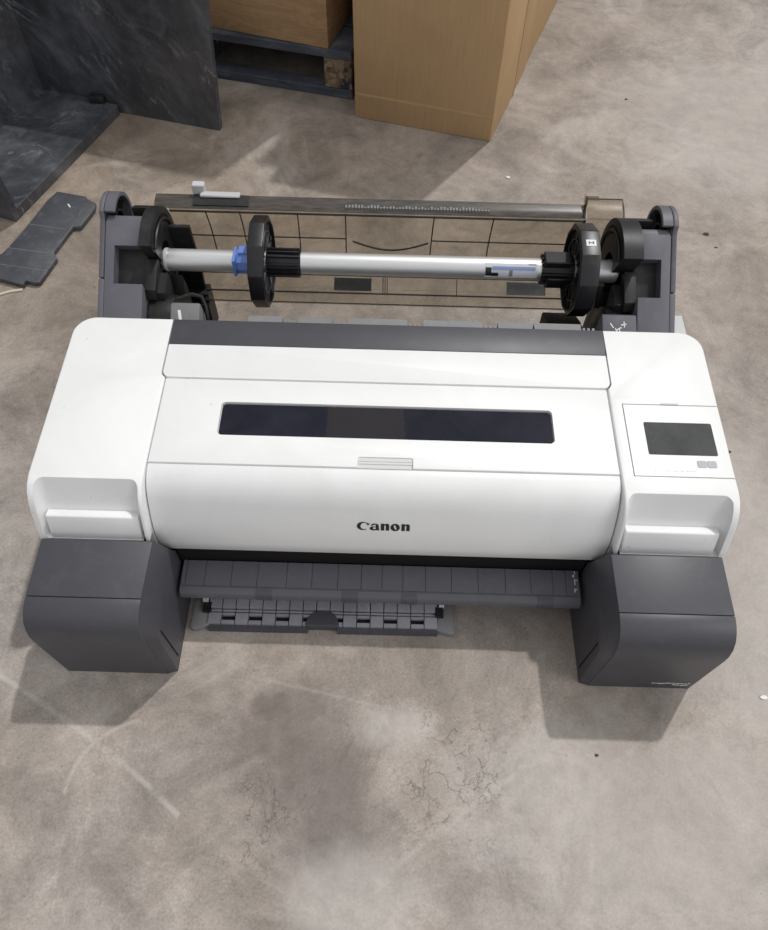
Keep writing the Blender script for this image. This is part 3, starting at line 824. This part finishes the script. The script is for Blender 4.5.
# instruction sticker wrapped on the tube
def wrap(x0, x1, a0, a1, name, mat, d=.0004):
    bm = bmesh.new(); n = 8
    A = [bm.verts.new((x0, AX + (RS + d) * math.cos(a0 + (a1 - a0) * k / n), AZ + (RS + d) * math.sin(a0 + (a1 - a0) * k / n))) for k in range(n + 1)]
    B = [bm.verts.new((x1, v_.co.y, v_.co.z)) for v_ in A]
    for k in range(n): bm.faces.new((A[k], B[k], B[k + 1], A[k + 1]))
    return finish(bm, name, mat, sp)
wrap(.161, .250, math.radians(112), math.radians(190), 'sticker', M['label'])
wrap(.173, .246, math.radians(128), math.radians(146), 'sticker_print', M['labelblue'], .0007)
wrap(.162, .172, math.radians(134), math.radians(178), 'sticker_print', M['ink'], .0007)
wrap(.172, .184, math.radians(160), math.radians(180), 'sticker_print', M['ink'], .0007)
wrap(.202, .208, math.radians(135), math.radians(180), 'sticker_print', M['midgrey'], .0007)
wrap(.234, .247, math.radians(112), math.radians(118), 'sticker_print', M['midgrey'], .0007)

# ------------------------------------------------------------------ loose ribbed guide lying under the output tray
gd = empty('ribbed_guide', 'loose grey ribbed plastic guide lying on the floor under the printer output tray', 'guide', (-.094, .095, 0))
bm = bmesh.new()
gx0, gx1 = -.278, .091
n = 17; stp = (gx1 - gx0) / n
slots = []
for i in range(n):
    xa = gx0 + i * stp
    add_box(bm, xa + .0007, xa + stp - .0007, .119, .129, .010, .026)
    add_box(bm, xa + .0007, xa + stp - .0007, .1035, .118, .010, .0235)
    add_box(bm, xa + .0007, xa + stp - .0007, .0985, .1015, .008, .0185)
    if i % 2 == 0: add_box(bm, xa + .0007, xa + stp - .0007, .0785, .0965, .006, .0185)
    else:
        add_box(bm, xa + .0007, xa + stp - .0007, .0785, .0845, .006, .0185)
        add_box(bm, xa + .0007, xa + stp - .0007, .0925, .0965, .006, .0185)
        sb = bmesh.new(); slots.append(sb); add_box(sb, xa + .0009, xa + stp - .0009, .0846, .0924, .008, .0120)
add_box(bm, gx0, gx1, .078, .129, .0, .008)
body = finish(bm, 'grid_body', M['grid'], gd)
for sb in slots: finish(sb, 'slot', M['deep'], body)
bm = prism(rrect(gx0, gx1, .0715, .0778, .001, 2), 0, .013, axis='z')
cut = prism(arc(-.094, .0715, .024, 0, PI, 14), -.01, .05, axis='z')
bm = boolean(bm, cut); finish(bm, 'edge_strip', M['grey'], gd)
bm = prism(arc(-.094, .0775, .027, 0, PI, 16), .0, .0205, .001, 1, axis='z', lim=60); finish(bm, 'thumb_plate', M['grey'], gd)
for s in (-1, 1):
    c = -.0935; L = .2115
    pts = [(L - .030, .077), (L - .004, .070), (L, .073), (L - .003, .122), (L - .018, .126), (L - .026, .120), (L - .020, .108), (L - .026, .100)]
    bm = prism([(c + s * x, y) for x, y in pts], 0, .016, .0015, 2, axis='z', lim=30); wg = finish(bm, 'end_wing', M['lightgrey'] if False else M['midgrey'], gd)
    bm = bmesh.new(); add_box(bm, min(c + s * (L - .017), c + s * (L - .025)), max(c + s * (L - .017), c + s * (L - .025)), .112, .126, .010, .029); finish(bm, 'end_pad', M['whiteink'], wg)
    bm = bmesh.new(); add_box(bm, min(c + s * (L - .018), c + s * (L - .031)), max(c + s * (L - .018), c + s * (L - .031)), .096, .112, .010, .024); finish(bm, 'end_post', M['black'], wg)

# ------------------------------------------------------------------ detached black cover panel on the floor
PC = [(-.793, 1.137), (-.721, 1.121), (-.715, 1.111), (-.693, 1.099), (-.691, 1.079), (-.709, 1.016), (-.726, 1.015), (-.748, .931), (-.736, .911), (-.754, .835), (-.766, .834), (-.785, .840), (-.787, .827), (-.841, .843),
      (-.905, .858), (-.915, .905), (-.861, .920), (-.852, .942), (-.832, 1.009), (-.808, 1.105)]
pc = empty('cover_panel', 'detached flat black plastic cover panel with notched edges lying on the floor beside slate panels', 'panel', (-.79, .97, 0))
bm = prism(PC, .002, .0125, .0015, 2, axis='z', lim=40); sh = finish(bm, 'sheet', M['panel'], pc)
for (a, b) in (((-.829, 1.02), (-.741, 1.005)), ((-.852, .94), (-.755, .925)), ((-.858, .888), (-.748, .870))):
    bm = bmesh.new(); add_tube(bm, [(a[0], a[1], .0125), (b[0], b[1], .0125)], .0007, 6)
    finish(bm, 'fold_line', M['midgrey'], pc)
bm = bmesh.new(); add_tube(bm, [(-.755, 1.090, .0128), (-.748, 1.080, .0128)], .0022, 6); finish(bm, 'paint_mark', M['whiteink'], pc)

# ------------------------------------------------------------------ slate effect panels in the corner
fu = Vector((.33, .944)).normalized(); fv = Vector((-.944, .33)).normalized()
br = Vector((-.717, 1.468)); bf = br - fu * .436
st = empty('slate_panel_stand', 'black slate effect panels joined into an open three sided stand at the upper left', 'stand', (-.84, 1.30, 0))
W0 = .245
base = [br, bf, bf + fv * .40, br + fv * .40]
bm = prism([(p.x, p.y) for p in base], 0, .028, .0012, 1, axis='z'); finish(bm, 'base_panel', M['slate'], st)
# back panel: long, leaning a little at its right edge
a = Vector((-.446, 1.407)); d = Vector((-.968, .25)); nrm = Vector((.25, .968))
bm = bmesh.new()
def quadpanel(bm, p0, p1, lean0, h, nrm, th_):
    c = [Vector((p0.x, p0.y, 0)), Vector((p1.x, p1.y, 0)), Vector((p1.x, p1.y, h)), Vector((p0.x + lean0.x, p0.y + lean0.y, h))]
    nn = Vector((nrm.x, nrm.y, 0)) * th_
    A = [bm.verts.new(p) for p in c]; B = [bm.verts.new(p + nn) for p in c]
    bm.faces.new(A); bm.faces.new(B)
    for i in range(4): bm.faces.new((A[i], A[(i + 1) % 4], B[(i + 1) % 4], B[i]))
quadpanel(bm, a, a + d * .70, -d * .027, .33, nrm, .018); bevel(bm, .001, 1); finish(bm, 'back_panel', M['slate'], st)
# left panel and near panel
bm = bmesh.new(); p0 = br + fv * W0 - fu * .0 ; p1 = bf + fv * W0
quadpanel(bm, Vector((-.925, 1.532)), Vector((-1.075, 1.10)), Vector((0, 0)), .34, Vector((-.944, .33)), .018); bevel(bm, .001, 1); finish(bm, 'side_panel', M['slate'], st)
bm = bmesh.new(); quadpanel(bm, bf - fu * .018, bf - fu * .018 + fv * .42, Vector((0, 0)), .30, fu, .018); bevel(bm, .001, 1); finish(bm, 'end_panel', M['slate'], st)
bm = bmesh.new(); add_box(bm, -.788, -.748, 1.468, 1.490, .028, .045); bevel(bm, .003, 2)
finish(bm, 'corner_bracket', M['black'], st)

# ------------------------------------------------------------------ cardboard boxes and pallet
e1 = Vector((.954, -.300)).normalized(); e2 = Vector((.300, .954)).normalized()
def obox(bm, p, w_, d_, z0, z1, ex=e1, ey=e2):
    q = [p, p + ex * w_, p + ex * w_ + ey * d_, p + ey * d_]
    return add_prism(bm, [(v_.x, v_.y) for v_ in q], z0, z1, 'z')
e1 = Vector((.351, -.095)).normalized()
P0 = Vector((-.100, 1.482)); wA = (Vector((.251, 1.387)) - P0).length
def carton(name, label, p, w_, d_, z0, h, mat, ex=e1, ey=e2, tape=True):
    c = p + ex * w_ / 2 + ey * d_ / 2
    root = empty(name, label, 'box', (c.x, c.y, z0), 'cardboard boxes in the background')
    bm = bmesh.new(); obox(bm, p, w_, d_, z0, z0 + h, ex, ey); bevel(bm, .003, 2); b = finish(bm, 'carton', mat, root)
    bm = bmesh.new(); m_ = d_ / 2; gap = .0015
    obox(bm, p + ex * .001 + ey * .001, w_ - .002, m_ - gap - .001, z0 + h, z0 + h + .004, ex, ey); finish(bm, 'top_flap', mat, root)
    bm = bmesh.new(); obox(bm, p + ex * .001 + ey * (m_ + gap), w_ - .002, m_ - gap - .001, z0 + h, z0 + h + .004, ex, ey); finish(bm, 'top_flap', mat, root)
    return root
eA = e1; eS = Vector((.259, .732)).normalized()
bA = carton('cardboard_box', 'tall plain brown cardboard box standing on the floor with a front corner facing the printer', P0, wA, .224, 0, .56, M['card'], eA, eS)
bm = bmesh.new()   # taped side seam and the horizontal crease on the front
q = P0 + eA * wA + eS * .220
obox(bm, q - eA * .002, .0035, .004, .0, .558, eA, eS); finish(bm, 'side_seam', M['tape'], bA)
bm = bmesh.new(); q = P0 - eS * .0012
obox(bm, q + eA * .006, wA - .012, .0025, .062, .068, eA, eS); finish(bm, 'crease', M['card'], bA)
pB = P0 + eS * .229
bB = carton('cardboard_box', 'brown cardboard box standing right behind the tall box, only its side in view', pB, wA - .002, .136, 0, .86, M['card'], eA, eS)
pC = pB + eS * .141
bC = carton('cardboard_box', 'farthest brown cardboard box in the row, at the top of the picture', pC, wA - .006, .55, 0, .90, M['card'], eA, eS)

pe1 = Vector((.973, -.23)).normalized(); pe2 = Vector((.23, .973)).normalized()
pp = Vector((-.494, 1.649)) - pe1 * .42
pl = empty('pallet', 'dark painted wooden pallet with chipboard blocks behind the slate panel', 'pallet', (pp.x + .3, pp.y + .3, 0))
pw = .42 + .395
for k in range(3):
    bm = bmesh.new(); obox(bm, pp + pe2 * (k * .335), pw, .10 if k else .045, 0, .024, pe1, pe2); bevel(bm, .002, 1); finish(bm, 'bottom_board', M['pallet'], pl)
for k in range(3):
    for x in (.0, .335, .738):
        bm = bmesh.new(); obox(bm, pp + pe1 * x + pe2 * (.003 + k * .335), .075, .09, .024, .104, pe1, pe2); bevel(bm, .002, 1); finish(bm, 'block', M['osb'], pl)
for k in range(6):
    bm = bmesh.new(); obox(bm, pp + pe2 * (k * .133), pw, .12, .104, .126, pe1, pe2); bevel(bm, .002, 1); finish(bm, 'deck_board', M['pallet'], pl)
bx1 = Vector((.958, -.285)).normalized(); bx2 = Vector((.285, .958)).normalized()
pD = Vector((-.169, 1.572)) - bx1 * .56
carton('cardboard_box', 'brown wood grained box standing on the dark pallet', pD, .56, .40, .1265, .62, M['cardwood'], bx1, bx2)
carton('cardboard_box', 'narrow carton added on the pallet to block light in the gap between the two front boxes', pD + bx1 * .580 + bx2 * .13, .026, .40, .1265, .70, M['card'], bx1, bx2)  # added carton, keeps light from falling through the gap onto the floor

# ------------------------------------------------------------------ bits on the floor
bm = bmesh.new()
pts = [(-.87, .80), (-.84, .808), (-.815, .820), (-.79, .826)]
for k in range(len(pts) - 1):
    (xa, ya), (xb, yb) = pts[k], pts[k + 1]
add_prism(bm, [(x, y) for x, y in pts] + [(x, y - .007) for x, y in pts[::-1]], 0.0003, .003, 'z')
tag(finish(bm, 'wood_splinter', M['chip'], None, (-.83, .81, 0)), 'pale wood splinter on the floor at the left edge below the black cover panel', 'splinter')
def chip(x, y, r, mat, label, cat='debris', n=6, seed=0):
    rr = random.Random(seed); bm = bmesh.new()
    p = [(x + r * (.6 + .6 * rr.random()) * math.cos(2 * PI * k / n) * 1.5, y + r * (.6 + .6 * rr.random()) * math.sin(2 * PI * k / n)) for k in range(n)]
    add_prism(bm, p, .0003, r * .5, 'z')
    return tag(finish(bm, 'debris_chip', mat, None, (x, y, 0), smooth=False), label, cat, 'small debris on the floor')
chip(.735, 1.052, .0055, M['darkchip'], 'dark leaf-like crumb on the floor right of the roll holder', seed=1)
chip(.748, 1.008, .0025, M['darkchip'], 'tiny dark crumb just below the larger crumb right of the roll holder', seed=2)
chip(.287, 1.243, .005, M['whiteink'], 'small white speck on the floor behind the smoke tinted cover', seed=3)
chip(.597, -.014, .0045, M['whiteink'], 'small white flake on the floor at the right edge', seed=4)
chip(.632, 1.59, .003, M['darkchip'], 'tiny dark flake on bare floor right of the boxes', seed=5)
chip(.648, .444, .003, M['darkchip'], 'dark crumb on the floor right of the touch screen', seed=6)
chip(.325, -.105, .0028, M['darkchip'], 'thin dark sliver on the floor in front of the right housing', seed=7)

# the printer stands a touch askew
tw_ = Matrix.Rotation(-.005, 4, 'Z')
for o in (printer, sp):
    o.location = tw_ @ Vector(o.location) + Vector((-.0025, -.0015, 0)); o.rotation_euler.z = -.005

# ------------------------------------------------------------------ camera
f, cx, cy, cz = 736.117, .0003, -.332, 1.1516
cam = bpy.data.cameras.new('camera'); cam.sensor_fit = 'HORIZONTAL'; cam.sensor_width = 36; cam.lens = 36 * f / 768
co = bpy.data.objects.new('camera', cam); COL.objects.link(co)
pit, yaw, rol = 1.0065, -.0021, .0216
fw = Vector((math.sin(yaw) * math.cos(pit), math.cos(yaw) * math.cos(pit), -math.sin(pit)))
r_ = Vector((math.cos(yaw), -math.sin(yaw), 0)); u_ = r_.cross(fw)
r2 = r_ * math.cos(rol) + u_ * math.sin(rol); u2 = -r_ * math.sin(rol) + u_ * math.cos(rol)
mw = Matrix((( r2.x, u2.x, -fw.x, cx), (r2.y, u2.y, -fw.y, cy), (r2.z, u2.z, -fw.z, cz), (0, 0, 0, 1)))
co.matrix_world = mw
cam.clip_start = .01
sc.camera = co

# ------------------------------------------------------------------ light: a high lamp behind to the right, the bright hall all round
sun = bpy.data.lights.new('hall_lamp', 'SUN'); sun.energy = 1.85; sun.angle = math.radians(1.6); sun.color = (1, .985, .955)
so = bpy.data.objects.new('hall_lamp', sun); COL.objects.link(so)
dv = Vector((-.36, -.49, -1)).normalized()
so.rotation_euler = dv.to_track_quat('-Z', 'Y').to_euler(); so.location = (1.2, 2.2, 4)
s2 = bpy.data.lights.new('side_fill', 'SUN'); s2.energy = .60; s2.angle = math.radians(25); s2.color = (1, .98, .96)  # fill light added from the right, mainly for the box sides; no visible source
so2 = bpy.data.objects.new('side_fill', s2); COL.objects.link(so2)
so2.rotation_euler = Vector((-.9, .35, -.8)).to_track_quat('-Z', 'Y').to_euler(); so2.location = (2, -3, 4)
wd = bpy.data.worlds.new('hall'); sc.world = wd; wd.use_nodes = True
nt = wd.node_tree; nt.nodes.clear()
out = nt.nodes.new('ShaderNodeOutputWorld'); bg = nt.nodes.new('ShaderNodeBackground'); tc = nt.nodes.new('ShaderNodeTexCoord')
sx = nt.nodes.new('ShaderNodeSeparateXYZ'); nt.links.new(tc.outputs['Generated'], sx.inputs[0])
def wm_(op, a, b, c=None):
    nd = nt.nodes.new('ShaderNodeMath'); nd.operation = op
    for k, v_ in enumerate((a, b, c)):
        if v_ is None: continue
        if isinstance(v_, (int, float)): nd.inputs[k].default_value = v_
        else: nt.links.new(v_, nd.inputs[k])
    return nd.outputs[0]
lum = wm_('MULTIPLY_ADD', wm_('MAXIMUM', sx.outputs[2], 0),   .46, .44)      # bright ceiling, dimmer walls
lum = wm_('MULTIPLY_ADD', sx.outputs[1], -.24, lum)                        # open side of the hall in front
lum = wm_('MULTIPLY_ADD', sx.outputs[0], .20, lum)
cb = nt.nodes.new('ShaderNodeCombineColor')
nt.links.new(wm_('MULTIPLY', lum, .985), cb.inputs[0]); nt.links.new(lum, cb.inputs[1]); nt.links.new(wm_('MULTIPLY', lum, 1.02), cb.inputs[2])
nt.links.new(cb.outputs[0], bg.inputs[0]); bg.inputs[1].default_value = .76
nt.links.new(bg.outputs[0], out.inputs[0])

vs_ = sc.view_settings
vs_.view_transform = 'Standard'; vs_.look = 'None'; vs_.exposure = 0; vs_.gamma = 1; vs_.use_curve_mapping = False
